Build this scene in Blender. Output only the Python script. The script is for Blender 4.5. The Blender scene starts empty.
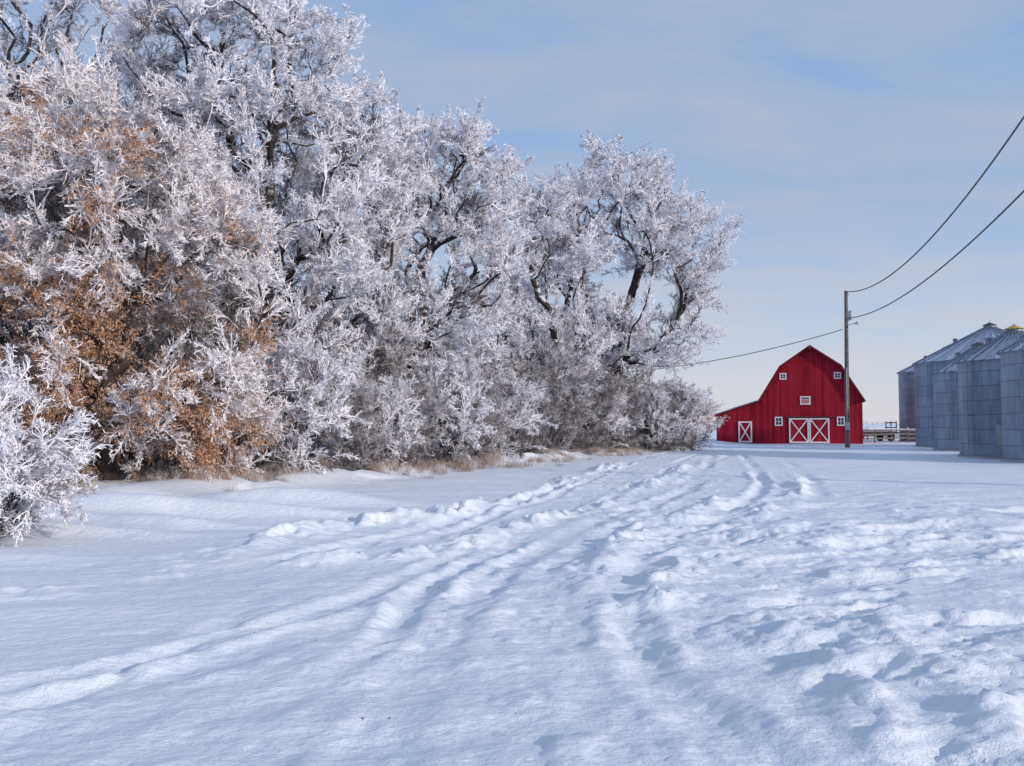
import bpy, bmesh, math, random
import numpy as np
from mathutils import Vector, Quaternion, Matrix

scene = bpy.context.scene
scene.view_settings.view_transform = 'Standard'
scene.view_settings.look = 'None'
scene.view_settings.exposure = 0
COL = scene.collection

# ------------------------------------------------------------------ noise
def _hash(ix, iy, seed):
    h = (ix.astype(np.int64)*374761393 + iy.astype(np.int64)*668265263 + seed*1442695041) & 0xffffffff
    h = ((h ^ (h >> 13))*1274126177) & 0xffffffff
    h = h ^ (h >> 16)
    return (h & 0xffff)/65535.0
def vnoise(x, y, seed=0):
    ix = np.floor(x); iy = np.floor(y)
    fx = x-ix; fy = y-iy
    fx = fx*fx*fx*(fx*(fx*6-15)+10); fy = fy*fy*fy*(fy*(fy*6-15)+10)
    a = _hash(ix, iy, seed); b = _hash(ix+1, iy, seed)
    c = _hash(ix, iy+1, seed); d = _hash(ix+1, iy+1, seed)
    return (a+(b-a)*fx)*(1-fy)+(c+(d-c)*fx)*fy
def fbm(x, y, seed=0, octv=4):
    s = 0; a = .5; t = 0
    ca, sa = .8, .6
    for i in range(octv):
        s = s+a*vnoise(x*2**i+17.3*i, y*2**i-9.1*i, seed+i*7); t += a; a *= .5
        x, y = ca*x-sa*y, sa*x+ca*y
    return s/t
def sstep(a, b, x):
    t = np.clip((x-a)/(b-a), 0, 1); return t*t*(3-2*t)

# ------------------------------------------------------------------ ground
def catmull(pts, n=6):
    pts = [np.array(p, float) for p in pts]
    P = [2*pts[0]-pts[1]]+pts+[2*pts[-1]-pts[-2]]
    out = []
    for i in range(1, len(P)-2):
        for k in range(n):
            t = k/n
            out.append(.5*((2*P[i])+(-P[i-1]+P[i+1])*t+(2*P[i-1]-5*P[i]+4*P[i+1]-P[i+2])*t*t+(-P[i-1]+3*P[i]-3*P[i+1]+P[i+2])*t**3))
    out.append(P[-2]); return np.array(out)
def linedist(x, y, pl):
    best = np.full(x.shape, 1e9); sgn = np.zeros(x.shape)
    for a, b in zip(pl[:-1], pl[1:]):
        d = b-a; L2 = d@d
        t = np.clip(((x-a[0])*d[0]+(y-a[1])*d[1])/L2, 0, 1)
        dx = x-(a[0]+t*d[0]); dy = y-(a[1]+t*d[1])
        q = dx*dx+dy*dy
        m = q < best
        best = np.where(m, q, best)
        sgn = np.where(m, np.sign(d[0]*dy-d[1]*dx), sgn)
    return np.sqrt(best)*sgn
RUTS = [
 ([(1.9,2),(1.5,4.2),(1.1,6.2),(1.15,8.6),(2.1,12.8),(4.2,18),(7.0,25),(9.6,35),(14.0,53),(21,70),(27.5,83)], .075, .19, .026),
 ([(-1.0,2),(-.75,5),(-.5,8.6),(.5,13.2),(2.5,18.6),(5.3,26),(8.0,36.5),(12.4,54),(19.5,71),(26,83)], .040, .21, .016),
 ([(-3.4,2),(-1.9,5.2),(-1.1,7.1),(-.9,9.7),(.2,14),(3.0,24),(8.2,44),(15,62),(26,82)], .038, .15, .016),
 ([(-5.2,2.5),(-3.5,5.4),(-2.7,7.4),(-2.4,10),(-1.2,14.6),(1.5,25),(6.6,45),(13.5,63),(25,83)], .028, .15, .012),
 ([(-14,7.6),(-8,8.7),(-5.3,9.4),(-3.6,10.8),(-1.6,15.6),(2.1,29),(7.8,50),(15,66)], .042, .19, .017),
 ([(-9,3),(-4.4,5.0),(-2.0,7.2),(.0,10.2),(1.3,14),(3.3,20),(6.3,31),(11,47),(18,65)], .028, .2, .013),
 ([(2.2,2),(2.6,6),(3.2,10),(4.8,15),(8.2,24),(11.5,36),(16.5,54),(24,72)], .032, .22, .014),
 ([(-12,4.2),(-6.5,5.2),(-3.6,6.3),(-1.9,8.3),(-1.0,11.2),(.9,17),(3.4,26),(7.5,40)], .025, .14, .012),
 ([(-14,9.6),(-8.6,10.4),(-5.0,11.6),(-2.9,14),(-.6,19),(2.6,31),(7.2,48)], .035, .18, .015),
]
BERMS = [
 ([(-6.5,8.9),(-4.2,10.3),(-4.0,12.8),(-3.3,15.6),(-1.9,17.2),(-.3,21),(2,30),(5.5,42)], .15, .42),
 ([(-2.4,11.6),(-1.4,12.2),(-.7,13.2),(-.1,15.2),(1.3,18.5),(3.6,25),(7.4,38)], .11, .30),
 ([(1.5,8.9),(1.9,11.2),(2.9,13.7),(4.8,17.5),(8.0,25),(10.5,34)], .10, .28),
 ([(.7,9.6),(1.1,11.5),(1.7,13.4),(3.5,17.6),(5.0,21.5)], .08, .26),
]
RUTS = [(catmull(p), d, w, b) for p, d, w, b in RUTS]
BERMS = [(catmull(p), h, w) for p, h, w in BERMS]
def treeline_x(y):
    return -11.5+(y-22)*0.48
def ground_h(x, y):
    x = np.asarray(x, float); y = np.asarray(y, float)
    r = np.hypot(x, y)
    near = 1-sstep(60, 160, r)
    h = .22*(fbm(x*.09, y*.09, 3, 3)-.5)*near
    h = h+.05*(fbm(x*.5, y*.35, 11, 3)-.5)*near
    h = h+sstep(180, 1400, r)*(7.5*fbm(x*.0011, y*.0011, 5, 3)-2.2)
    dl = treeline_x(y)-x
    bank = sstep(-4.5, 2.5, dl)*(1-sstep(75, 110, y))*sstep(9, 16, y)
    h = h+.34*bank
    h = h+bank*.6*(fbm(x*.34+3, y*.55, 21, 3)-.45)
    edge = np.exp(-((dl+2.2)/1.3)**2)*(1-sstep(60, 75, y))*sstep(14, 19, y)
    h = h+edge*.26*sstep(.40, .62, fbm(x*.5+1, y*.42, 25, 3))
    for cx, cy, sx, sy, a in [(-7.4,17.6,2.6,1.0,.42),(-10.5,16.6,2.5,.9,.38),(-5.2,20.8,2.4,1.0,.36),(-8.2,14.6,2.8,.6,.24),(-4.2,17.4,1.5,.5,.18),(-9.5,12.3,3.0,.6,.18),(-6.2,16.0,1.3,.45,.16),(-7.9,19.4,1.5,.6,.2)]:
        wob = .6*(fbm(x*.45+cx, y*.3, 17, 3)-.5)
        t = (y-cy+.15*(x-cx)+wob)/sy
        prof = np.where(t > 0, np.exp(-t*t*.5), np.exp(-t*t*4.5))
        h = h+a*prof*np.exp(-((x-cx)/sx)**2)
    reg = (r < 110)&(y > -6)
    xs = x[reg]; ys = y[reg]
    if xs.size:
        add = np.zeros(xs.shape)
        wx = xs+.12*(fbm(xs*.9, ys*.5, 31, 3)-.5)*2; wy = ys
        lump = fbm(xs*2.3, ys*2.0, 41, 5)
        fine = fbm(xs*6.5, ys*5.0, 43, 3)
        for i, (pl, dep, w, b) in enumerate(RUTS):
            s = linedist(wx, wy, pl); a = np.abs(s)
            vi = fbm(xs*.30+i*3.7, ys*.2+i, 48+i, 2)
            k = .25+1.0*sstep(.38, .65, vi)
            k = k*(.3+.7*sstep(5.2, 9, ys)) if i == 0 else k
            add += -dep*k*np.exp(-(a/w)**3)*(1-.45*sstep(.48, .62, lump))
            add += b*k*(.4+1.4*sstep(.40, .62, lump))*np.exp(-((a-w*1.7)/(w*.65))**2)
        for i, (pl, hh, w) in enumerate(BERMS):
            s = linedist(wx+.5*(fbm(xs*.7, ys*.6, 53, 3)-.5), wy, pl)
            l2 = sstep(.44, .57, lump)
            e = np.exp(-(s/w)**2)*(.25+1.1*sstep(.44, .60, fbm(xs*.4, ys*.3+i*5, 90+i, 2)))
            add += hh*(.35+.65*l2+.55*(fine-.45))*e*(1-.4*sstep(24, 45, ys))
        right = sstep(1.2, 3.0, xs+.03*ys)*(1-sstep(13, 30, ys))
        ca, sa = math.cos(.5), math.sin(.5)
        u = xs*ca+ys*sa; v = -xs*sa+ys*ca
        e = fbm(u*.45+2, v*1.1, 61, 6)
        patch = sstep(.42, .58, fbm(xs*.33+4, ys*.28, 63, 3))
        add += right*(.045*sstep(.49, .508, e)+.045*patch*sstep(.55, .566, e)-.03*sstep(.42, .405, e))
        add += right*patch*.04*sstep(.58, .63, e)*sstep(.42, .55, lump)
        e2 = fbm(u*1.8, v*5.0, 67, 4)
        add += (.15+right*(.3+.7*patch))*.016*sstep(.5, .56, e2)
        add += right*patch*.034*(fine-.5)
        road = np.exp(-((xs-(-1.2+.22*ys))/(3.2+.02*ys))**2)
        e3 = fbm(xs*1.4-ys*.15, ys*.6, 71, 5)
        add += (.2+road)*.028*(e3-.5)*2
        add += road*patch*.018*sstep(.55, .59, fbm(xs*3.3, ys*2.2, 73, 4))
        add += road*.012*(fine-.5)*2
        e4 = fbm(xs*.5+ys*.25, ys*1.9-xs*.35, 79, 4)
        add += .07*(e4-.5)*(1-sstep(30, 60, ys))
        h = h.copy(); h[reg] += add*(1-sstep(80, 108, r[reg]))
    return h
def gz(x, y):
    return float(ground_h(np.array([float(x)]), np.array([float(y)]))[0])

def axis(fine0, fine1, step, growth, lo, hi):
    a = list(np.arange(fine0, fine1, step))
    s = step; p = a[-1]
    while p < hi:
        s *= growth; p += s; a.append(p)
    s = step; p = a[0]; b = []
    while p > lo:
        s *= growth*1.004; p -= s; b.append(p)
    return np.array(b[::-1]+a)
gx = axis(-8, 8, .042, 1.035, -3500, 3500)
gy1 = list(np.arange(3.6, 14, .042)); s = .042; p = gy1[-1]
while p < 5000:
    s = max(.042, p*.0038) if p < 90 else s*1.08
    p += s; gy1.append(p)
b = []; p = 3.6; s = .1
while p > -400:
    s *= 1.18; p -= s; b.append(p)
gy = np.array(b[::-1]+gy1)
XX, YY = np.meshgrid(gx, gy)
ZZ = ground_h(XX, YY)
nx, ny = len(gx), len(gy)
V = np.stack([XX.ravel(), YY.ravel(), ZZ.ravel()], 1)
ii, jj = np.meshgrid(np.arange(nx-1), np.arange(ny-1))
a0 = (jj*nx+ii).ravel()
F = np.stack([a0, a0+1, a0+nx+1, a0+nx], 1)

def mesh_from(name, V, F, mats, midx=None, smooth=False, rnd=None):
    me = bpy.data.meshes.new(name)
    V = np.asarray(V, np.float32); F = np.asarray(F, np.int32)
    k = F.shape[1]
    me.vertices.add(len(V)); me.vertices.foreach_set('co', V.ravel())
    me.loops.add(F.size); me.loops.foreach_set('vertex_index', F.ravel())
    me.polygons.add(len(F)); me.polygons.foreach_set('loop_start', np.arange(0, F.size, k, dtype=np.int32))
    me.polygons.foreach_set('loop_total', np.full(len(F), k, np.int32))
    for m in mats: me.materials.append(m)
    if midx is not None: me.polygons.foreach_set('material_index', np.asarray(midx, np.int32))
    me.polygons.foreach_set('use_smooth', np.full(len(F), smooth, bool))
    me.update(calc_edges=True)
    if rnd is not None:
        at = me.attributes.new('rnd', 'FLOAT', 'POINT'); at.data.foreach_set('value', np.asarray(rnd, np.float32))
    return me
def add_obj(name, me, parent=None, loc=None):
    o = bpy.data.objects.new(name, me); COL.objects.link(o)
    if parent: o.parent = parent
    if loc is not None: o.location = loc
    return o
def empty(name, loc=(0,0,0), rotz=0):
    e = bpy.data.objects.new(name, None); COL.objects.link(e)
    e.location = loc; e.rotation_euler = (0,0,rotz); e.empty_display_size = .5
    return e

# ------------------------------------------------------------------ materials
def newmat(name):
    m = bpy.data.materials.new(name); m.use_nodes = True
    nt = m.node_tree; b = nt.nodes['Principled BSDF']
    b.inputs['Specular IOR Level'].default_value = .3
    return m, nt, b
def N(nt, t, **kw):
    n = nt.nodes.new(t)
    for k, v in kw.items():
        if hasattr(n, k): setattr(n, k, v)
        else: n.inputs[k].default_value = v
    return n
def ramp(nt, fac, stops):
    r = nt.nodes.new('ShaderNodeValToRGB')
    els = r.color_ramp.elements
    while len(els) < len(stops): els.new(.5)
    for e, (p, c) in zip(els, stops):
        e.position = p; e.color = (*c, 1) if len(c) == 3 else c
    nt.links.new(fac, r.inputs[0]); return r
def simple(name, col, rough=.7, metal=0, nscale=6, var=.25, bump=.0):
    m, nt, b = newmat(name)
    tc = N(nt, 'ShaderNodeTexCoord')
    no = N(nt, 'ShaderNodeTexNoise', Scale=nscale, Detail=5.0)
    nt.links.new(tc.outputs['Object'], no.inputs['Vector'])
    c0 = tuple(max(0, c*(1-var)) for c in col); c1 = tuple(min(1, c*(1+var)) for c in col)
    r = ramp(nt, no.outputs['Fac'], [(.3, c0), (.7, c1)])
    nt.links.new(r.outputs[0], b.inputs['Base Color'])
    b.inputs['Roughness'].default_value = rough; b.inputs['Metallic'].default_value = metal
    if bump:
        bp = N(nt, 'ShaderNodeBump', Strength=bump, Distance=.03)
        nt.links.new(no.outputs['Fac'], bp.inputs['Height']); nt.links.new(bp.outputs[0], b.inputs['Normal'])
    return m

def snow_mat():
    m, nt, b = newmat('snow')
    tc = N(nt, 'ShaderNodeTexCoord')
    n1 = N(nt, 'ShaderNodeTexNoise', Scale=.6, Detail=3.0)
    n2 = N(nt, 'ShaderNodeTexNoise', Scale=7.0, Detail=6.0, Roughness=.62)
    n3 = N(nt, 'ShaderNodeTexNoise', Scale=60.0, Detail=3.0, Roughness=.7)
    mp = N(nt, 'ShaderNodeMapping'); mp.inputs['Scale'].default_value = (1, 1.6, 1); mp.inputs['Rotation'].default_value = (0,0,.4)
    nt.links.new(tc.outputs['Object'], mp.inputs[0])
    for n in (n1, n2, n3): nt.links.new(mp.outputs[0], n.inputs['Vector'])
    r = ramp(nt, n1.outputs['Fac'], [(.3, (.80,.85,.92)), (.7, (.88,.91,.94))])
    nt.links.new(r.outputs[0], b.inputs['Base Color'])
    b.inputs['Roughness'].default_value = .55
    b.inputs['Specular IOR Level'].default_value = .25
    b1 = N(nt, 'ShaderNodeBump', Strength=.65, Distance=.065)
    b2 = N(nt, 'ShaderNodeBump', Strength=.45, Distance=.012)
    nt.links.new(n2.outputs['Fac'], b1.inputs['Height'])
    nt.links.new(n3.outputs['Fac'], b2.inputs['Height']); nt.links.new(b1.outputs[0], b2.inputs['Normal'])
    nt.links.new(b2.outputs[0], b.inputs['Normal'])
    return m
SNOW = snow_mat()
add_obj('snow_ground', mesh_from('snow_ground', V, F, [SNOW], smooth=True))

def frost_mat(name, light, dark, lo=.35, hi=.6):
    m, nt, b = newmat(name)
    tc = N(nt, 'ShaderNodeTexCoord'); oi = N(nt, 'ShaderNodeAttribute'); oi.attribute_name = 'rnd'
    no = N(nt, 'ShaderNodeTexNoise', Scale=5.0, Detail=1.0)
    nt.links.new(tc.outputs['Object'], no.inputs['Vector'])
    ad = N(nt, 'ShaderNodeMath', operation='MULTIPLY_ADD'); ad.inputs[1].default_value = .35
    nt.links.new(oi.outputs['Fac'], ad.inputs[0]); nt.links.new(no.outputs['Fac'], ad.inputs[2])
    r = ramp(nt, ad.outputs[0], [(lo, dark), (hi, light)])
    nt.links.new(r.outputs[0], b.inputs['Base Color'])
    b.inputs['Roughness'].default_value = .9
    b.inputs['Specular IOR Level'].default_value = 0.0
    return m
FROST = frost_mat('hoar_frost', (.89,.88,.92), (.36,.32,.345), .41, .62)
FROSTW = frost_mat('hoar_frost_warm', (.90,.86,.87), (.39,.31,.29), .42, .64)
FROSTG = frost_mat('thin_frost_on_twigs', (.60,.57,.60), (.15,.125,.115), .4, .82)
INNER = frost_mat('bare_inner_twigs_painted_shade', (.26,.235,.245), (.06,.046,.042), .4, .9)  # barer inner twigs, with the crown's interior shade also painted into the colour
LEAFD = frost_mat('dry_seed_clusters', (.66,.48,.38), (.42,.20,.09), .42, 1.0)
def bark_mat():
    m, nt, b = newmat('bark_with_frost')
    tc = N(nt, 'ShaderNodeTexCoord'); ge = N(nt, 'ShaderNodeNewGeometry')
    no = N(nt, 'ShaderNodeTexNoise', Scale=3.5, Detail=6.0)
    nt.links.new(tc.outputs['Object'], no.inputs['Vector'])
    sp = N(nt, 'ShaderNodeSeparateXYZ'); nt.links.new(ge.outputs['Normal'], sp.inputs[0])
    ad = N(nt, 'ShaderNodeMath', operation='MULTIPLY_ADD'); ad.inputs[1].default_value = .35
    nt.links.new(sp.outputs['Z'], ad.inputs[0]); nt.links.new(no.outputs['Fac'], ad.inputs[2])
    r = ramp(nt, ad.outputs[0], [(.3, (.035,.026,.022)), (.58, (.07,.055,.05)), (.76, (.7,.69,.72))])
    nt.links.new(r.outputs[0], b.inputs['Base Color']); b.inputs['Roughness'].default_value = .9
    bp = N(nt, 'ShaderNodeBump', Strength=.6, Distance=.03)
    nt.links.new(no.outputs['Fac'], bp.inputs['Height']); nt.links.new(bp.outputs[0], b.inputs['Normal'])
    return m
BARK = bark_mat()

# ------------------------------------------------------------------ tubes
def tubes(P0, P1, R0, R1, n):
    P0 = np.asarray(P0, float); P1 = np.asarray(P1, float)
    D = P1-P0; L = np.linalg.norm(D, axis=1, keepdims=True)+1e-9; D = D/L
    ref = np.where(np.abs(D[:, 2:3]) > .9, np.array([[1., 0, 0]]), np.array([[0, 0, 1.]]))
    U = np.cross(D, ref); U /= np.linalg.norm(U, axis=1, keepdims=True)
    W = np.cross(D, U)
    m = len(P0); ang = np.arange(n)/n*2*math.pi
    ring = np.cos(ang)[None, :, None]*U[:, None, :]+np.sin(ang)[None, :, None]*W[:, None, :]
    A = P0[:, None]+ring*np.asarray(R0)[:, None, None]
    B = P1[:, None]+ring*np.asarray(R1)[:, None, None]
    V = np.concatenate([A, B], 1).reshape(-1, 3)
    base = (np.arange(m)*2*n)[:, None]
    k = np.arange(n)[None]; k2 = (k+1) % n
    F = np.stack([base+k, base+k2, base+n+k2, base+n+k], 2).reshape(-1, 4)
    return V, F
def ribbons(P0, P1, R0, R1, rng):
    D = P1-P0; D = D/(np.linalg.norm(D, axis=1, keepdims=True)+1e-9)
    U = np.cross(D, rng.normal(size=D.shape)); U /= np.linalg.norm(U, axis=1, keepdims=True)+1e-9
    V = np.stack([P0-U*R0[:, None], P0+U*R0[:, None], P1+U*R1[:, None], P1-U*R1[:, None]], 1).reshape(-1, 3)
    return V, np.arange(len(P0)*4).reshape(-1, 4)
def join(parts):
    Vs, Fs, Ms = [], [], []; off = 0
    for V, F, mi in parts:
        Vs.append(V); Fs.append(F+off); Ms.append(np.full(len(F), mi)); off += len(V)
    return np.concatenate(Vs), np.concatenate(Fs), np.concatenate(Ms)

# ------------------------------------------------------------------ twig sprays
def rdir(rng):
    v = rng.normal(size=3); return v/np.linalg.norm(v)
def tilt(d, ang, rng):
    q = rdir(rng); p = np.cross(d, q); p /= np.linalg.norm(p)+1e-9
    return d*math.cos(ang)+p*math.sin(ang)
def spray(seed, thick=1., droop=0.0):
    rng = np.random.default_rng(seed); S = []; R = []
    p = np.zeros(3); d = np.array([0, 0, 1.]); n = 7
    for i in range(n):
        t = i/n
        d = d+.22*rdir(rng); d[2] -= droop*.1; d /= np.linalg.norm(d)
        q = p+d*.16
        S.append((p, q, (.021-.009*t)*thick, (.021-.009*(t+1/n))*thick))
        for k in range(2 if i else 1):
            L = (.15+.42*(1-t))*rng.uniform(.6, 1.15); m = 2
            e = tilt(d, rng.uniform(.55, 1.0), rng); a = p+(q-p)*rng.random()
            for j in range(m):
                e = e+.25*rdir(rng)+.10*d; e /= np.linalg.norm(e)
                bb = a+e*L/m
                S.append((a, bb, (.014-.003*j)*thick, (.011-.003*j)*thick))
                for l in range(3):
                    f = tilt(e, rng.uniform(.5, 1.2), rng)
                    c = a+(bb-a)*rng.random(); LL = rng.uniform(.06, .17)
                    R.append((c, c+f*LL, .0145*thick, .007*thick))
                a = bb
        p = q
    f = lambda L, i: np.array([s[i] for s in L])
    V1, F1 = tubes(f(S,0), f(S,1), f(S,2), f(S,3), 3)
    V2, F2 = ribbons(f(R,0), f(R,1), f(R,2), f(R,3), rng)
    V, F, M = join([(V1, F1, 0), (V2, F2, 0)])
    return V, F
class Kit:      # a material plus several small template pieces
    def __init__(s, mat, pieces): s.mat = mat; s.p = pieces
def spray_kit(mat, n, thick=1., droop=0., seed=0):
    return Kit(mat, [spray(seed+i, thick, droop) for i in range(n)])
SP_COOL = spray_kit(FROST, 7, 1.15, 0, 10)
SP_WARM = spray_kit(FROSTW, 6, 1.15, .6, 40)
SP_GREY = spray_kit(FROSTG, 5, .85, 0, 70)
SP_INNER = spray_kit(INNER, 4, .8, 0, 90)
def leaf_kit():
    out = []
    for s in range(5):
        rng = np.random.default_rng(200+s); Vs = []; Fs = []
        for i in range(20):
            ctr = np.array([rng.normal()*.055, rng.normal()*.055, -abs(rng.normal())*.14])
            u = rdir(rng); u[2] -= .8; u /= np.linalg.norm(u); w = np.cross(u, rdir(rng)); w /= np.linalg.norm(w)+1e-9
            l = rng.uniform(.03, .058); h = rng.uniform(.010, .021); o = len(Vs)
            Vs += [ctr-u*l, ctr+w*h, ctr+u*l, ctr-w*h]; Fs.append([o, o+1, o+2, o+3])
        out.append((np.array(Vs), np.array(Fs)))
    return Kit(LEAFD, out)
SP_LEAF = leaf_kit()
def grass_kit():
    m, nt, b = newmat('dry_grass')
    oi = N(nt, 'ShaderNodeAttribute'); oi.attribute_name = 'rnd'
    r = ramp(nt, oi.outputs['Fac'], [(0, (.20,.12,.08)), (.35, (.40,.29,.21)), (.6, (.6,.54,.52)), (1, (.78,.77,.80))])
    nt.links.new(r.outputs[0], b.inputs['Base Color']); b.inputs['Roughness'].default_value = .9
    out = []
    for s in range(4):
        rng = np.random.default_rng(300+s); A = []; B = []; R0 = []; R1 = []
        for i in range(40):
            p = np.array([rng.normal()*.10, rng.normal()*.10, -.05]); d = np.array([rng.normal()*.3, rng.normal()*.3, 1]); d /= np.linalg.norm(d)
            L = rng.uniform(.15, .42)
            for j in range(3):
                q = p+d*L/3; A.append(p); B.append(q); R0.append(.006-.0015*j); R1.append(.0045-.0014*j)
                p = q; d = d+np.array([rng.normal()*.25, rng.normal()*.25, -.2*j]); d /= np.linalg.norm(d)
        out.append(tubes(A, B, np.array(R0), np.array(R1), 3))
    return Kit(m, out)
SP_GRASS = grass_kit()

def scatter(name, kit, P, D, S, parent=None, seed=0):
    """merge copies of the kit pieces, each turned along D, into ONE mesh"""
    rng = np.random.default_rng(seed+4242); n = len(P)
    P = np.asarray(P, float); D = np.asarray(D, float); S = np.asarray(S, float)
    Z = D/(np.linalg.norm(D, axis=1, keepdims=True)+1e-9)
    X = np.cross(Z, rng.normal(size=Z.shape)); X /= np.linalg.norm(X, axis=1, keepdims=True)+1e-9
    Y = np.cross(Z, X)
    R = np.stack([X, Y, Z], 2)*S[:, None, None]
    var = rng.integers(0, len(kit.p), n); rn = rng.random(n)
    Vs = []; Fs = []; Rs = []; off = 0
    for k, (tv, tf) in enumerate(kit.p):
        idx = np.where(var == k)[0]
        if not len(idx): continue
        v = np.einsum('nij,mj->nmi', R[idx], tv)+P[idx][:, None]
        Vs.append(v.reshape(-1, 3).astype(np.float32))
        f = tf[None]+(np.arange(len(idx))*len(tv))[:, None, None]+off
        Fs.append(f.reshape(-1, 4).astype(np.int32)); Rs.append(np.repeat(rn[idx], len(tv)))
        off += len(idx)*len(tv)
    me = mesh_from(name, np.concatenate(Vs), np.concatenate(Fs), [kit.mat], rnd=np.concatenate(Rs))
    return add_obj(name, me, parent)

# ------------------------------------------------------------------ tree growing
def clump(p, s, sd):
    return .5*(vnoise(p[:, 0]*s+9, p[:, 2]*s, sd)+vnoise(p[:, 1]*s-4, p[:, 2]*s+3, sd+1))
def grow_tree(seed, ells, ntar, trunk_r, stems=1, fork=None, jitter=.12, wlen=.32, cl=.40, cs=.55):
    rng = np.random.default_rng(seed)
    vol = np.array([e[3]*e[4]*e[5] for e in ells]); pr = vol**.8; pr /= pr.sum()
    T = []
    while len(T) < ntar:
        e = ells[rng.choice(len(ells), p=pr)]
        v = rdir(rng)*rng.random()**(.38)
        v *= 1+.2*(rng.random()-.5)
        p = np.array([e[0]+v[0]*e[3], e[1]+v[1]*e[4], e[2]+v[2]*e[5]])
        if p[2] < .35: continue
        if clump(p[None], cs, seed)[0] < cl: continue
        T.append(p)
    T = np.array(T)
    P = [np.zeros(3)]; par = [-1]; dirs = [np.array([0, 0, 1.])]; pl = [0.]
    ctr = sum(np.array(e[:3])*w for e, w in zip(ells, pr))
    if fork is None: fork = ctr[2]*.3
    for s in range(stems):
        lean = np.array([ctr[0], ctr[1], 0])*.12
        off = np.array([rng.normal(), rng.normal(), 0])*(.18 if stems > 1 else 0.06)
        if stems > 1:
            P.append(off+np.array([0, 0, .02])); par.append(0); dirs.append(np.array([0, 0, 1.])); pl.append(.2)
        last = len(P)-1; n = max(2, int(fork/.5)); p = P[last].copy()
        for i in range(n):
            d = np.array([off[0]*2, off[1]*2, 1.])+lean/max(fork, .5)+rng.normal(size=3)*jitter
            d /= np.linalg.norm(d); p = p+d*fork/n
            P.append(p); par.append(last); dirs.append(d); pl.append(pl[last]+fork/n); last = len(P)-1
    org = P[-1]
    T = T[np.argsort(np.linalg.norm(T-org, axis=1)*(.75+.5*rng.random(len(T))))]
    cap = 60000
    PA = np.zeros((cap, 3)); PA[:len(P)] = P; PL = np.zeros(cap); PL[:len(P)] = pl; n = len(P)
    OK = np.zeros(cap, bool); OK[:n] = PA[:n, 2] > min(.6*fork, 2.0)
    if not OK.any(): OK[:n] = True
    for t in T:
        v = t-PA[:n]; dist = np.linalg.norm(v, axis=1)
        cost = dist+wlen*PL[:n]+.5*np.maximum(0, PA[:n, 2]-t[2])+(~OK[:n])*1e3
        k = int(np.argmin(cost)); L = dist[k]
        if L < .12: continue
        m = max(1, int(round(L/.55)))
        p0 = PA[k].copy(); d0 = dirs[k]+np.array([0, 0, .25])
        c = p0+d0/np.linalg.norm(d0)*L*.42
        last = k; prev = p0
        for i in range(1, m+1):
            u = i/m
            q = (1-u)**2*p0+2*u*(1-u)*c+u*u*t
            if i < m: q = q+rng.normal(size=3)*.05*min(1, L)
            PA[n] = q; PL[n] = PL[last]+np.linalg.norm(q-prev); OK[n] = True
            dd = q-prev; dirs.append(dd/(np.linalg.norm(dd)+1e-9)); par.append(last); last = n; n += 1; prev = q
    PA = PA[:n]; par = np.array(par); cnt = np.zeros(n)
    kids = np.bincount(par[1:], minlength=n)
    cnt[kids[:n] == 0] = 1
    for i in range(n-1, 0, -1): cnt[par[i]] += cnt[i]
    rad = trunk_r*(cnt/cnt[0])**.5
    if stems > 1: rad = np.minimum(rad, trunk_r*.7)
    rad = np.maximum(rad, .015)
    return PA, par, np.array(dirs), rad

def limb_mesh(name, PA, par, rad, thinmat):
    idx = np.arange(1, len(PA)); p = par[idx]
    r0 = np.minimum(rad[p], rad[idx]*1.35); r1 = rad[idx]
    parts = []
    big = r1 > .06; mid = (~big)&(r1 > .03); sm = r1 <= .03
    D = PA[idx]-PA[p]; D = D/(np.linalg.norm(D, axis=1, keepdims=True)+1e-9)
    for msk, ns, mi in ((big, 8, 0), (mid, 5, 0), (sm, 3, 1)):
        if msk.any():
            ext = D[msk]*(r1[msk]*.25)[:, None]
            V, F = tubes(PA[p][msk]-ext, PA[idx][msk]+ext, r0[msk], r1[msk], ns)
            parts.append((V, F, mi))
    V, F, M = join(parts)
    return mesh_from(name, V, F, [BARK, thinmat], M, smooth=True, rnd=np.full(len(V), .4))

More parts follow.
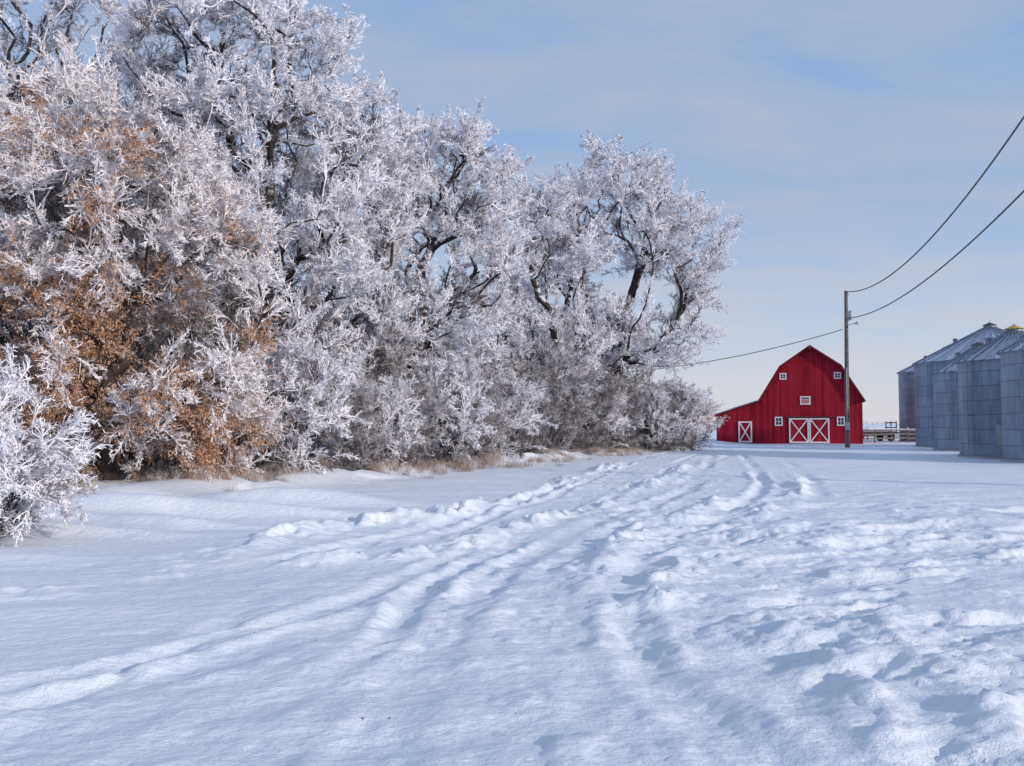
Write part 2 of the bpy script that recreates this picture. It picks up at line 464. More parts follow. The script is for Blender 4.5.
def make_tree(name, x, y, seed, ells, ntar, trunk_r, nspray, coll, thin, sscale=(.6, 1.15), stems=1, fork=None,
              leaves=0, leafzone=None, droop=0., up=.25, thick_lim=.06, inner=.64, cl=.40, cs=.55):
    z = gz(x, y)-.08
    loc = [(e[0]-x, e[1]-y, e[2]-z, e[3], e[4], e[5]) for e in ells]
    PA, par, dirs, rad = grow_tree(seed, loc, ntar, trunk_r, stems, fork, cl=cl, cs=cs)
    e = empty(name, (x, y, z))
    limbs = limb_mesh('trunk_and_limbs', PA, par, rad, thin)
    add_obj('trunk_and_limbs', limbs, e)
    rng = np.random.default_rng(seed+999)
    cand = np.where(rad < thick_lim)[0]; cand = cand[cand > 0]
    f = np.min([np.linalg.norm((PA-np.array(q[:3]))/np.array(q[3:]), axis=1) for q in loc], axis=0)
    w = 1/(rad[cand]+.01)*(.22+np.clip(f[cand], 0, 1.1)**2); w /= w.sum()
    pick = rng.choice(cand, nspray, p=w)
    t = rng.random(nspray)[:, None]
    P = PA[pick]*(t)+PA[par[pick]]*(1-t)
    D = dirs[pick]*.8+rng.normal(size=(nspray, 3))*.5; D[:, 2] += up-droop
    S = rng.uniform(*sscale, nspray)
    low = P[:, 2] < .2*max(q[2]+q[5] for q in loc)
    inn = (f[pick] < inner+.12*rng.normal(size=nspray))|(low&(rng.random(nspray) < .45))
    parts = []
    o1 = scatter('frosted_twigs', coll, P[~inn], D[~inn], S[~inn], e, seed); parts.append((o1.data, 'frosted_twigs'))
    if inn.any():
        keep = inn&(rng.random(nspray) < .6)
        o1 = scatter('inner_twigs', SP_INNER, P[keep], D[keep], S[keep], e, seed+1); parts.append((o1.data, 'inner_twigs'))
    if leaves:
        zc = PA[cand]
        msk = np.array([leafzone(*(q+np.array([x, y, z]))) for q in zc])*np.clip(f[cand], 0, 1)
        c2 = cand[rng.random(len(msk)) < msk]
        pk = rng.choice(c2, leaves); P = PA[pk]+rng.normal(size=(leaves, 3))*.32
        o2 = scatter('dry_seed_clusters', SP_LEAF, P, np.tile([0, 0, 1.], (leaves, 1))+rng.normal(size=(leaves, 3))*.2, rng.uniform(.5, 1.5, leaves), e, seed+5)
        parts.append((o2.data, 'dry_seed_clusters'))
    return e, limbs, parts
def copy_tree(name, src, x, y, rot, sc):
    e0, limbs, parts = src
    e = empty(name, (x, y, gz(x, y)-.08), rot); e.scale = sc
    add_obj('trunk_and_limbs', limbs, e)
    for me, nm in parts: add_obj(nm, me, e)
    return e

T = 'frosted_tree'
def vn3(x, z):
    return float(sstep(.36, .62, vnoise(np.array([x*1.1]), np.array([z*1.1]), 5))[0])
make_tree(T, -11.2, 24.6, 1, [(-10.9,24,7.6,3.2,3,3.6),(-8.9,23.6,3.8,2.0,2,2.8),(-12.4,23.6,4.2,2.6,2.2,3.0),(-8.1,24,6.4,1.4,1.4,1.6),(-13.6,25,8.2,2.6,2.5,3.2)],
          850, .30, 2100, SP_WARM, FROSTW, sscale=(.5, .95), fork=1.2, leaves=4200,
          leafzone=lambda x, y, z: (1. if z < 5.6 else .22)*(.12+.88*vn3(x, z)), droop=.5, cl=.40, cs=.7)
make_tree(T, -16.6, 27.5, 2, [(-16.4,27.3,8,3.4,3,4.2),(-15.6,27,4,3,2.6,3),(-14.8,27.5,11,2.2,2.2,2.4)], 450, .26, 950, SP_WARM, FROSTW, fork=1.6, leaves=300,
          leafzone=lambda x, y, z: .6)
make_tree(T, -17.5, 33.5, 3, [(-17.2,33,15.2,4.6,4,3.6),(-16.8,33,10,5,4,4.6),(-13.6,33,11.5,2.2,2,3)], 700, .36, 1400, SP_COOL, FROST, fork=3.5)
make_tree(T, -9.4, 32.8, 4, [(-9.8,32,15.0,4.0,3.5,2.9),(-8.7,32,10.6,4.4,4,4.2),(-12.2,32,15.4,2.2,2.2,2.0),(-6.4,32,12.2,1.6,1.8,2.2),(-8.6,31.5,5.6,3.8,3.0,3.2),(-12.0,32.5,8.5,2.4,2.4,3.2)],
          950, .45, 2150, SP_COOL, FROST, fork=2.6)
make_tree(T, -6.9, 38.5, 5, [(-6.9,38,11,2.8,3,4.6),(-7.2,38,5.5,3,3,3.2),(-6.4,38,14.4,2.0,1.8,1.8)], 450, .28, 950, SP_COOL, FROST, fork=2.2)
make_tree(T, -4.0, 42.5, 6, [(-3.4,42,12.9,3.8,3.5,3.8),(-4.4,41.6,6.8,4.4,3.6,4.2),(-1.7,42,9.4,2.4,2.4,3.4),(-2.6,42,15.6,1.6,1.3,1.2)], 800, .40, 1750, SP_COOL, FROST, fork=2.4)
make_tree(T, 1.4, 50.5, 7, [(1.9,50,11.8,3.0,3,3.6),(1.0,50,6,4,3,4),(.3,50,12.6,1.6,1.6,2.4)], 550, .32, 1150, SP_COOL, FROST, fork=2.2)
treeD = make_tree(T, 6.4, 56.5, 8, [(6.4,56,14.0,5.0,5,4.8),(5.9,56,18.8,1.3,1.5,2.9),(11.2,56,13.2,3.0,3,2.4),(9.6,56,8.6,3.8,3.8,3.4),(4.6,56,8,4,4,4),(3.4,56,15.8,2,2,1.6),(9.0,56,16.2,1.6,1.8,1.2),(9.2,56,11.2,2.6,2.6,2.2)],
          1000, .50, 1900, SP_COOL, FROST, sscale=(.75, 1.3), fork=3.0, up=.35, cs=.4, inner=.55, cl=.36)
make_tree(T, 3.0, 64, 9, [(3.2,64,13.5,3.6,3,4.4),(2.6,64,8,4,3,4)], 400, .32, 700, SP_COOL, FROST, sscale=(.8, 1.3), fork=3)
SH = 'frosted_shrub'
make_tree(SH, -8.1, 13.8, 20, [(-8.0,13.7,1.45,1.25,1.1,1.35),(-9.0,13.6,1.9,1.2,1.1,1.4),(-7.7,13.4,.7,.9,.8,.6)], 260, .05, 560, SP_COOL, FROST, sscale=(.3, .7), stems=7, fork=.3, up=.1, inner=.4, cs=1.3)
shA = make_tree(SH, -8.4, 26.0, 21, [(-8.4,25.8,1.5,1.4,1.3,1.4)], 200, .05, 280, SP_WARM, FROSTW, sscale=(.4, .8), stems=7, fork=.3, inner=.55, cs=1.0, leaves=260, leafzone=lambda x, y, z: .7)
shB = make_tree(SH, -6.9, 28.4, 22, [(-6.9,28.2,2.2,1.7,1.5,2.2)], 240, .06, 380, SP_COOL, FROST, sscale=(.5, .9), stems=7, fork=.4, inner=.6, cs=.9)
shC = make_tree(SH, 2.4, 48, 23, [(2.4,47.8,3.2,2.0,1.8,3.3)], 300, .07, 540, SP_GREY, FROSTG, sscale=(.5, 1.0), stems=8, fork=.6, inner=.6, cs=.7)
rr = random.Random(4)
for (x, y, src, h) in [(-5.6,31,shC,.55),(-4.9,33.4,shB,.8),(-4.1,35.4,shC,.6),(-2.9,38,shB,1.1),(-2.0,40.5,shC,.8),(-.6,43.5,shB,1.0),(.8,46,shC,.8),
                       (4.4,52.5,shC,.95),(5.4,54,shB,1.0),(7.0,56.5,shC,.75),(8.8,58,shB,1.0),(10.0,59.3,shC,.7),(11.0,60.4,shB,1.15),(12.0,61.4,shA,1.45),
                       (-13.2,24.2,shC,.5),(-14.6,22.6,shC,.5),(-12.6,27.6,shC,.8),(-8.8,30.3,shC,.8),(-7.6,33.5,shC,.85),(-5.8,37,shC,.9),(-15.5,29.5,shC,.9),
                       (-1.7,46.5,shC,1),(-4.5,47,shC,1.1),(5.5,60,shC,1.2),(8.5,63.5,shC,1.1),(-18,27,shC,.9),(-10.0,25.2,shA,.62),(-11.9,23.6,shA,.55),
                       (-11.4,29.0,shC,1.0),(-13.6,30.5,shC,1.15),(-10.6,31.2,shC,1.2),(-12.4,34.5,shC,1.5)]:
    copy_tree(SH, src, x, y, rr.uniform(0, 6.28), (h*rr.uniform(.95, 1.3), h*rr.uniform(.9, 1.2), h))

rng = np.random.default_rng(77); P = []; D = []; S = []
while len(P) < 1500:
    y = 18+rng.random()**1.3*44
    x = treeline_x(y)+1.7+rng.normal()*1.2-(.9 if y < 30 else 0)
    if vnoise(np.array([x*.7]), np.array([y*.45]), 9)[0] < .47: continue
    P.append((x, y, 0)); D.append((rng.normal()*.2, rng.normal()*.2, 1)); S.append(rng.uniform(.5, 1.3))
P = np.array(P); P[:, 2] = ground_h(P[:, 0], P[:, 1])-.05
scatter('dry_grass', SP_GRASS, P, D, S, None, 3)

# ------------------------------------------------------------------ generic box helper
class MB:
    def __init__(s): s.V = []; s.F = []; s.M = []
    def box(s, x0, x1, y0, y1, z0, z1, m=0):
        o = len(s.V)
        s.V += [(x0,y0,z0),(x1,y0,z0),(x1,y1,z0),(x0,y1,z0),(x0,y0,z1),(x1,y0,z1),(x1,y1,z1),(x0,y1,z1)]
        for f in ((0,3,2,1),(4,5,6,7),(0,1,5,4),(1,2,6,5),(2,3,7,6),(3,0,4,7)): s.F.append(tuple(o+i for i in f)); s.M.append(m)
    def beam(s, a, b, w, t, m=0, up=(0,0,1)):
        a = Vector(a); b = Vector(b); d = (b-a).normalized(); up = Vector(up)
        u = d.cross(up); u = (u if u.length > .01 else d.cross(Vector((1,0,0)))).normalized(); v = u.cross(d).normalized()
        o = len(s.V)
        for p in (a, b):
            for su, sv in ((-1,-1),(1,-1),(1,1),(-1,1)): s.V.append(tuple(p+u*su*w/2+v*sv*t/2))
        for f in ((0,1,2,3),(7,6,5,4),(0,4,5,1),(1,5,6,2),(2,6,7,3),(3,7,4,0)): s.F.append(tuple(o+i for i in f)); s.M.append(m)
    def prism(s, prof, y0, y1, m=0):
        n = len(prof); o = len(s.V)
        s.V += [(p[0], y0, p[1]) for p in prof]+[(p[0], y1, p[1]) for p in prof]
        s.F.append(tuple(o+i for i in range(n))); s.M.append(m)
        s.F.append(tuple(o+n+i for i in reversed(range(n)))); s.M.append(m)
        for i in range(n):
            j = (i+1) % n; s.F.append((o+i, o+n+i, o+n+j, o+j)); s.M.append(m)
    def cyl(s, a, b, r0, r1, n=12, m=0):
        a = Vector(a); b = Vector(b); d = (b-a).normalized()
        u = d.cross(Vector((0,0,1)) if abs(d.z) < .9 else Vector((1,0,0))).normalized(); v = d.cross(u)
        o = len(s.V)
        for p, r in ((a, r0), (b, r1)):
            for i in range(n):
                t = i/n*6.28318; s.V.append(tuple(p+(u*math.cos(t)+v*math.sin(t))*r))
        for i in range(n):
            j = (i+1) % n; s.F.append((o+i, o+j, o+n+j, o+n+i)); s.M.append(m)
        s.F.append(tuple(o+i for i in reversed(range(n)))); s.M.append(m)
        s.F.append(tuple(o+n+i for i in range(n))); s.M.append(m)
    def obj(s, name, mats, parent=None, loc=None, bevel=0):
        me = bpy.data.meshes.new(name); me.from_pydata(s.V, [], s.F)
        for m in mats: me.materials.append(m)
        me.polygons.foreach_set('material_index', s.M)
        bm = bmesh.new(); bm.from_mesh(me); bmesh.ops.recalc_face_normals(bm, faces=bm.faces); bm.to_mesh(me); bm.free()
        o = add_obj(name, me, parent, loc)
        if bevel:
            b = o.modifiers.new('bevel', 'BEVEL'); b.width = bevel; b.segments = 2; b.limit_method = 'ANGLE'
        return o

# ------------------------------------------------------------------ barn
def barn_red():
    m, nt, b = newmat('barn_red_boards')
    tc = N(nt, 'ShaderNodeTexCoord'); sp = N(nt, 'ShaderNodeSeparateXYZ'); nt.links.new(tc.outputs['Object'], sp.inputs[0])
    ad = N(nt, 'ShaderNodeMath', operation='ADD'); nt.links.new(sp.outputs['X'], ad.inputs[0]); nt.links.new(sp.outputs['Y'], ad.inputs[1])
    dv = N(nt, 'ShaderNodeMath', operation='DIVIDE'); dv.inputs[1].default_value = .24; nt.links.new(ad.outputs[0], dv.inputs[0])
    fr = N(nt, 'ShaderNodeMath', operation='FRACT'); nt.links.new(dv.outputs[0], fr.inputs[0])
    fl = N(nt, 'ShaderNodeMath', operation='FLOOR'); nt.links.new(dv.outputs[0], fl.inputs[0])
    wn = N(nt, 'ShaderNodeTexWhiteNoise', noise_dimensions='1D'); nt.links.new(fl.outputs[0], wn.inputs['W'])
    gap = ramp(nt, fr.outputs[0], [(0, (0,0,0)), (.09, (1,1,1)), (.93, (1,1,1)), (1, (0,0,0))])
    no = N(nt, 'ShaderNodeTexNoise', Scale=.8, Detail=7.0, Roughness=.65)
    mp = N(nt, 'ShaderNodeMapping'); mp.inputs['Scale'].default_value = (3, 3, .5); nt.links.new(tc.outputs['Object'], mp.inputs[0]); nt.links.new(mp.outputs[0], no.inputs['Vector'])
    av = N(nt, 'ShaderNodeMath', operation='MULTIPLY_ADD'); av.inputs[1].default_value = .35
    nt.links.new(wn.outputs['Value'], av.inputs[0]); nt.links.new(no.outputs['Fac'], av.inputs[2])
    r = ramp(nt, av.outputs[0], [(.35, (.20,.005,.014)), (.6, (.31,.009,.025)), (.9, (.40,.018,.040))])
    mx = N(nt, 'ShaderNodeMix', data_type='RGBA', blend_type='MULTIPLY'); mx.inputs[0].default_value = .6
    nt.links.new(r.outputs[0], mx.inputs[6]); nt.links.new(gap.outputs[0], mx.inputs[7])
    nt.links.new(mx.outputs[2], b.inputs['Base Color']); b.inputs['Roughness'].default_value = .75
    b.inputs['Specular IOR Level'].default_value = .15
    bp = N(nt, 'ShaderNodeBump', Strength=.7, Distance=.02); nt.links.new(gap.outputs[0], bp.inputs['Height']); nt.links.new(bp.outputs[0], b.inputs['Normal'])
    return m
RED = barn_red()
WHITE = simple('white_paint', (.78,.77,.78), .6, 0, 4, .1)
GLASS = simple('dark_window_glass', (.03,.035,.05), .15, 0, 2, .2)
ROOF = simple('weathered_shingles', (.10,.035,.04), .9, 0, 3, .4, .4)
SNOWR = simple('roof_snow', (.84,.86,.9), .6, 0, 1, .03)
WOOD = simple('weathered_wood', (.16,.13,.115), .9, 0, 8, .35, .4)
GREYMETAL = simple('grey_metal', (.35,.36,.38), .5, .3, 5, .2)
bx, by = 28.6, 85.0
barn = empty('red_barn', (bx, by, gz(bx, by)-.03), -math.atan2(bx, by))
DEP = 17
W = 4.62
b = MB()
b.prism([(-W,0),(W,0),(W,4.25),(2.72,7.42),(0,9.3),(-2.72,7.42),(-W,4.25)], 0, DEP, 0)
b.obj('walls', [RED], barn)
b = MB()
b.prism([(-8.85,0),(-W-.005,0),(-W-.005,4.05),(-8.85,2.75)], .004, DEP-.3, 0)
b.obj('lean_to_walls', [RED], barn)
b = MB()
for sgn in (-1, 1):
    pr = [(sgn*4.92, 4.02), (sgn*2.80, 7.50), (0, 9.46), (0, 9.32), (sgn*2.72, 7.42), (sgn*4.80, 3.96)]
    b.prism(pr, -.40, DEP+.3, 0)
b.obj('gambrel_roof', [ROOF], barn)
b = MB()
for sgn in (-1, 1):
    b.prism([(sgn*2.6,7.66),(sgn*.06,9.50),(sgn*.06,9.44),(sgn*2.6,7.60)], .3, DEP, 0)
b.prism([(-9.0,2.86),(-5.0,4.12),(-5.0,4.22),(-9.0,2.96)], .3, DEP-.5, 0)
b.obj('roof_snow', [SNOWR], barn)
b = MB()
b.prism([(-9.15,2.62),(-4.75,4.02),(-4.75,4.12),(-9.15,2.78)], -.25, DEP-.1, 0)
b.obj('lean_to_roof', [ROOF], barn)
b = MB()
for sgn in (-1, 1):
    b.beam((sgn*4.86,-.42,3.99),(sgn*2.76,-.42,7.44),.05,.16,0,up=(sgn*1,0,.6))
    b.beam((sgn*2.76,-.42,7.44),(0,-.42,9.36),.05,.16,0,up=(sgn*.6,0,1))
b.beam((-9.12,-.28,2.68),(-4.9,-.28,4.03),.05,.13,0)
b.obj('barge_boards', [simple('dark_red_trim', (.16,.010,.018), .7)], barn)
def xdoor(bb, x0, x1, z0, z1, y=-.0, t=.13):
    bb.box(x0, x1, y-.06, y-.012, z0, z1, 1)
    f = y-.10
    bb.box(x0, x1, f, y-.063, z1-t, z1, 0); bb.box(x0, x1, f, y-.063, z0, z0+t, 0)
    bb.box(x0, x0+t, f, y-.063, z0+t, z1-t, 0); bb.box(x1-t, x1, f, y-.063, z0+t, z1-t, 0)
    bb.beam((x0+t,y-.077,z0+t),(x1-t,y-.077,z1-t),t*.85,.02,0,up=(0,1,0))
    bb.beam((x0+t,y-.083,z1-t),(x1-t,y-.083,z0+t),t*.85,.02,0,up=(0,1,0))
b = MB()
xdoor(b, -2.0, -.19, .08, 2.45); xdoor(b, -.15, 1.66, .08, 2.45)
b.box(-2.3, 2.0, -.14, -.03, 2.52, 2.62, 2)
b.obj('main_doors', [WHITE, RED, ROOF], barn)
b = MB(); xdoor(b, -6.75, -5.45, .1, 2.15, 0, .14); b.obj('side_door', [WHITE, RED], barn)
def window(bb, x, z, w, h, y=0, t=.11):
    bb.box(x-w/2, x+w/2, y-.035, y-.008, z-h/2, z+h/2, 1)
    bb.box(x-w/2-t, x+w/2+t, y-.07, y-.01, z+h/2, z+h/2+t, 0); bb.box(x-w/2-t, x+w/2+t, y-.08, y-.01, z-h/2-t, z-h/2, 0)
    bb.box(x-w/2-t, x-w/2, y-.07, y-.01, z-h/2, z+h/2, 0); bb.box(x+w/2, x+w/2+t, y-.07, y-.01, z-h/2, z+h/2, 0)
    bb.box(x-.025, x+.025, y-.055, y-.036, z-h/2, z+h/2, 0); bb.box(x-w/2, x+w/2, y-.052, y-.036, z-.02, z+.02, 0)
b = MB()
window(b, -2.5, 6.5, .42, .42); window(b, 2.45, 6.5, .42, .42)
window(b, -2.95, 2.15, .5, .65); window(b, 2.7, 2.15, .5, .65)
b.obj('windows', [WHITE, GLASS], barn)
b = MB()
b.box(-.95, .0, -.06, -.01, 3.75, 4.55, 0); b.box(-.83,-.12,-.075,-.062,3.87,4.25,1); b.box(-.83,-.12,-.075,-.062,4.31,4.43,2)
b.obj('loft_hatch', [WHITE, simple('pale_red', (.55,.2,.2), .7), GLASS], barn)
b = MB(); b.beam((0,-.9,9.15),(0,.2,9.15),.12,.16,0); b.obj('hay_beam', [WOOD], barn)

# ------------------------------------------------------------------ grain bins
def steel(name, base, roof=False):
    m, nt, b = newmat(name)
    tc = N(nt, 'ShaderNodeTexCoord')
    br = N(nt, 'ShaderNodeTexBrick'); br.inputs['Scale'].default_value = 1.0
    br.inputs['Brick Width'].default_value = 2.6 if not roof else .8; br.inputs['Row Height'].default_value = .81 if not roof else 9
    br.inputs['Mortar Size'].default_value = .022; br.inputs['Mortar Smooth'].default_value = .3; br.inputs['Bias'].default_value = 0
    br.inputs['Color1'].default_value = (*[c*.85 for c in base], 1); br.inputs['Color2'].default_value = (*[c*1.15 for c in base], 1)
    br.inputs['Mortar'].default_value = (*[c*.45 for c in base], 1)
    nt.links.new(tc.outputs['UV'], br.inputs['Vector'])
    no = N(nt, 'ShaderNodeTexNoise', Scale=1.3, Detail=7.0, Roughness=.7)
    mp = N(nt, 'ShaderNodeMapping'); mp.inputs['Scale'].default_value = (2.5, 2.5, .45)
    nt.links.new(tc.outputs['Object'], mp.inputs[0]); nt.links.new(mp.outputs[0], no.inputs['Vector'])
    r = ramp(nt, no.outputs['Fac'], [(.3, (.68,.68,.70)), (.7, (1.12,1.12,1.14))])
    mx = N(nt, 'ShaderNodeMix', data_type='RGBA', blend_type='MULTIPLY'); mx.inputs[0].default_value = 1
    nt.links.new(br.outputs['Color'], mx.inputs[6]); nt.links.new(r.outputs[0], mx.inputs[7])
    nt.links.new(mx.outputs[2], b.inputs['Base Color'])
    b.inputs['Metallic'].default_value = .35; b.inputs['Roughness'].default_value = .5
    return m
STEEL = steel('corrugated_galvanised_steel', (.27,.34,.43)); STEELR = steel('ribbed_roof_steel', (.54,.59,.67), True)
RIB = simple('roof_rib_steel', (.26,.30,.37), .5, .3); CONC = simple('concrete_pad', (.4,.4,.4), .9, 0, 5, .15)
YEL = simple('yellow_cap', (.55,.38,.06), .6); DARKM = simple('dark_vent', (.06,.06,.07), .6)
def grain_bin(x, y, R, eave, peak, cap_yellow=False, ladder_ang=-2.2, door_ang=-1.9, pitch=.10):
    z = gz(x, y)-.05; e = empty('grain_bin', (x, y, z)); eave -= z; peak -= z
    n = 72; zs = [.12]
    while zs[-1] < eave: zs.append(zs[-1]+pitch/2)
    zs[-1] = eave
    Vv = []; Ff = []; uv = []
    for i, zz in enumerate(zs):
        rr_ = R+(.018 if i % 2 else -.010)
        for j in range(n):
            t = j/n*2*math.pi; Vv.append((rr_*math.cos(t), rr_*math.sin(t), zz))
    for i in range(len(zs)-1):
        for j in range(n):
            j2 = (j+1) % n; Ff.append((i*n+j, i*n+j2, (i+1)*n+j2, (i+1)*n+j))
            a = j/n*2*math.pi*R; c = (j+1)/n*2*math.pi*R
            uv += [(a, zs[i]), (c, zs[i]), (c, zs[i+1]), (a, zs[i+1])]
    me = mesh_from('bin_wall', Vv, Ff, [STEEL], smooth=True)
    l = me.uv_layers.new(name='UVMap'); l.data.foreach_set('uv', np.array(uv, np.float32).ravel())
    add_obj('bin_wall', me, e)
    Vv = []; Ff = []; uv = []; n2 = 30; rt = .42
    tz = peak-.25
    for j in range(n2*2):
        t = j/(n2*2)*2*math.pi; up = .035 if j % 2 else 0
        Vv.append(((R+.16)*math.cos(t), (R+.16)*math.sin(t), eave-.06+up)); Vv.append((rt*math.cos(t), rt*math.sin(t), tz+up))
    for j in range(n2*2):
        k2 = (j+1) % (n2*2); Ff.append((2*j, 2*k2, 2*k2+1, 2*j+1)); uv += [(j*.4, 0), (j*.4+.4, 0), (j*.4+.4, 4), (j*.4, 4)]
    me = mesh_from('conical_roof', Vv, Ff, [STEELR]); l = me.uv_layers.new(name='UVMap'); l.data.foreach_set('uv', np.array(uv, np.float32).ravel())
    add_obj('conical_roof', me, e)
    b = MB()
    for j in range(n2):
        t = (j+.5)/n2*2*math.pi
        b.beam(((R+.17)*math.cos(t), (R+.17)*math.sin(t), eave-.01), (rt*math.cos(t), rt*math.sin(t), tz+.06), .06, .09, 0)
    b.obj('roof_ribs', [RIB], e)
    b = MB()
    b.cyl((0,0,tz-.05),(0,0,tz+.22),rt+.02,rt,20,1); b.cyl((0,0,tz+.22),(0,0,tz+.42),rt+.14,.12,20,0); b.cyl((0,0,tz+.42),(0,0,tz+.50),.08,.08,8,1)
    for t in (.8, 2.6, 4.6):
        q = R*.45; zz = eave+(tz-eave)*.55
        b.cyl((q*math.cos(t),q*math.sin(t),zz),(q*math.cos(t),q*math.sin(t),zz+.45),.16,.16,12,1); b.cyl((q*math.cos(t),q*math.sin(t),zz+.45),(q*math.cos(t),q*math.sin(t),zz+.55),.24,.08,12,1)
    b.obj('roof_cap', [YEL if cap_yellow else DARKM, RIB], e)
    b = MB(); b.cyl((0,0,-.3),(0,0,.13),R+.14,R+.14,48,0); b.obj('foundation', [CONC], e)
    b = MB()
    t = ladder_ang; u = Vector((math.cos(t), math.sin(t), 0)); s_ = Vector((-math.sin(t), math.cos(t), 0))
    for k in (-.2, .2):
        b.beam(u*(R+.16)+s_*k+Vector((0,0,.6)), u*(R+.16)+s_*k+Vector((0,0,eave+.3)), .035, .035, 0)
    zz = .8
    while zz < eave: b.beam(u*(R+.16)+s_*-.2+Vector((0,0,zz)), u*(R+.16)+s_*.2+Vector((0,0,zz)), .025, .025, 0); zz += .3
    for zz in (1, 2.4, 3.8, eave-.3):
        for k in (-.2, .2): b.beam(u*(R)+s_*k+Vector((0,0,zz)), u*(R+.16)+s_*k+Vector((0,0,zz)), .03, .03, 0)
    b.obj('ladder', [RIB], e)
    t = door_ang; u = Vector((math.cos(t), math.sin(t), 0)); s_ = Vector((-math.sin(t), math.cos(t), 0))
    b = MB(); b.beam(u*(R+.05)+Vector((0,0,.7)), u*(R+.05)+Vector((0,0,1.9)), .75, .10, 0, up=tuple(u)); b.beam(u*(R+.11)+s_*.1+Vector((0,0,1.2)), u*(R+.11)+s_*.3+Vector((0,0,1.2)), .05, .05, 1)
    b.obj('access_door', [GREYMETAL, DARKM], e)
grain_bin(27.85, 44.2, 3.05, 5.5, 7.3, False, -2.75, -2.0)
grain_bin(28.75, 50.6, 2.95, 5.45, 7.3, True, -2.9, -2.3)
grain_bin(32.7, 62.0, 2.95, 5.5, 7.4, False, -2.6, -2.2)
grain_bin(38.1, 70.5, 5.55, 6.75, 9.75, False, -2.9, -2.4)
grain_bin(47.3, 96, 5.0, 7.5, 10.2, False, -2.9, -2.4)

# ------------------------------------------------------------------ poles and cables
POLEW = simple('pole_wood', (.15,.125,.115), .9, 0, 5, .3, .3)
INS = simple('insulator_glaze', (.5,.5,.52), .3)
def pole(x, y, h, full=True):
    z = gz(x, y)-.2; e = empty('utility_pole', (x, y, z))
    b = MB(); b.cyl((0,0,0),(.10,0,h+.2),.20,.13,14,0); b.obj('post', [POLEW], e)
    b = MB()
    if full:
        b.cyl((.12,0,h+.15),(.12,0,h+.33),.05,.04,10,1)
        for k, zz in ((.2,h-.1),(.2,h-2.1),(-.1,h-3.0)):
            b.beam((0,0,zz),(k+.1,0,zz),.04,.06,0); b.cyl((k+.08,0,zz-.08),(k+.08,0,zz+.1),.07,.07,10,1)
        b.cyl((.42,-.05,h-2.1),(.42,-.05,h-1.45),.17,.17,16,2); b.cyl((.42,-.05,h-1.45),(.42,-.05,h-1.37),.18,.1,16,2)
        b.beam((0,-.05,h-1.9),(.35,-.05,h-1.9),.06,.06,0); b.beam((0,-.05,h-1.6),(.35,-.05,h-1.6),.06,.06,0)
        b.beam((0,-.1,h-2.6),(.75,-.5,h-2.35),.05,.05,0); b.cyl((.75,-.5,h-2.5),(.75,-.5,h-2.3),.17,.09,14,2)
        b.box(-.2,.1,-.34,-.18,1.6,2.2,2); b.cyl((-.06,-.2,2.2),(-.02,-.17,6.5),.03,.03,8,2)
    else:
        b.cyl((.1,0,h+.15),(.1,0,h+.3),.05,.04,10,1); b.beam((-.1,0,h-2.8),(.3,0,h-2.8),.05,.05,0); b.beam((-.1,-.1,h-.2),(.3,-.1,h-.2),.06,.06,0)
    b.obj('hardware', [GREYMETAL, INS, simple('transformer_grey', (.45,.47,.5), .5)], e)
    return e
pole(26.4, 70, 12.4); pole(16.6, 25, 13.7, False); pole(5.2, 78, 6.2, False)
CABLE = simple('frosted_cable', (.10,.10,.11), .7)
def cable(a, b_, sag, r):
    cu = bpy.data.curves.new('overhead_cable', 'CURVE'); cu.dimensions = '3D'; cu.bevel_depth = r; cu.bevel_resolution = 2
    s = cu.splines.new('POLY'); n = 40; s.points.add(n)
    for i in range(n+1):
        t = i/n; p = Vector(a).lerp(Vector(b_), t); p.z -= 4*sag*t*(1-t); s.points[i].co = (*p, 1)
    cu.materials.append(CABLE); o = bpy.data.objects.new('overhead_cable', cu); COL.objects.link(o)
cable((26.6,70,12.35),(16.7,25,13.65),2.1,.036)
cable((26.7,70,10.25),(16.8,25,10.75),1.3,.034)
cable((26.2,70,9.35),(5.3,78,6.2),.8,.030)

# ------------------------------------------------------------------ corral fence and clutter between barn and bins
def fence(x0, y0, x1, y1, n):
    e = empty('corral_fence', (x0, y0, 0)); b = MB(); s = MB(); r_ = random.Random(int(x0*7))
    for i in range(n+1):
        t = i/n; x = (x1-x0)*t; y = (y1-y0)*t; z = gz(x0+x, y0+y)
        h = 1.45+r_.uniform(-.1, .15)
        b.cyl((x,y,z-.3),(x+r_.uniform(-.05,.05),y,z+h),.08,.07,8,0); s.cyl((x,y,z+h),(x,y,z+h+.07),.09,.05,8,0)
        if i < n:
            xb = (x1-x0)*(i+1)/n; yb = (y1-y0)*(i+1)/n; zb = gz(x0+xb, y0+yb)
            for hh in (.45, .85, 1.25):
                b.beam((x,y-.1,z+hh+r_.uniform(-.05,.05)),(xb,yb-.1,zb+hh+r_.uniform(-.05,.05)),.05,.14,0)
            s.beam((x,y-.1,z+1.36),(xb,yb-.1,zb+1.36),.07,.04,0)
    b.obj('posts_and_rails', [WOOD], e); s.obj('rail_snow', [SNOWR], e)
fence(34.2, 88, 46, 92, 6); fence(35, 104, 52, 108, 7)
wx_, wy_ = 39.5, 98
e = empty('hay_wagon', (wx_, wy_, gz(wx_, wy_)), .15); b = MB()
b.box(-2.6,2.6,-1.1,1.1,.85,1.0,0); b.beam((-2.6,0,.75),(2.9,0,.75),.15,.2,0); b.beam((-2.6,0,.7),(-4.2,0,.45),.08,.1,0)
for x in (-1.8,1.8):
    for y in (-1.15,1.0): b.cyl((x,y,.42),(x,y+.15,.42),.42,.42,16,1); b.cyl((x,y-.02,.42),(x,y+.17,.42),.16,.16,10,0)
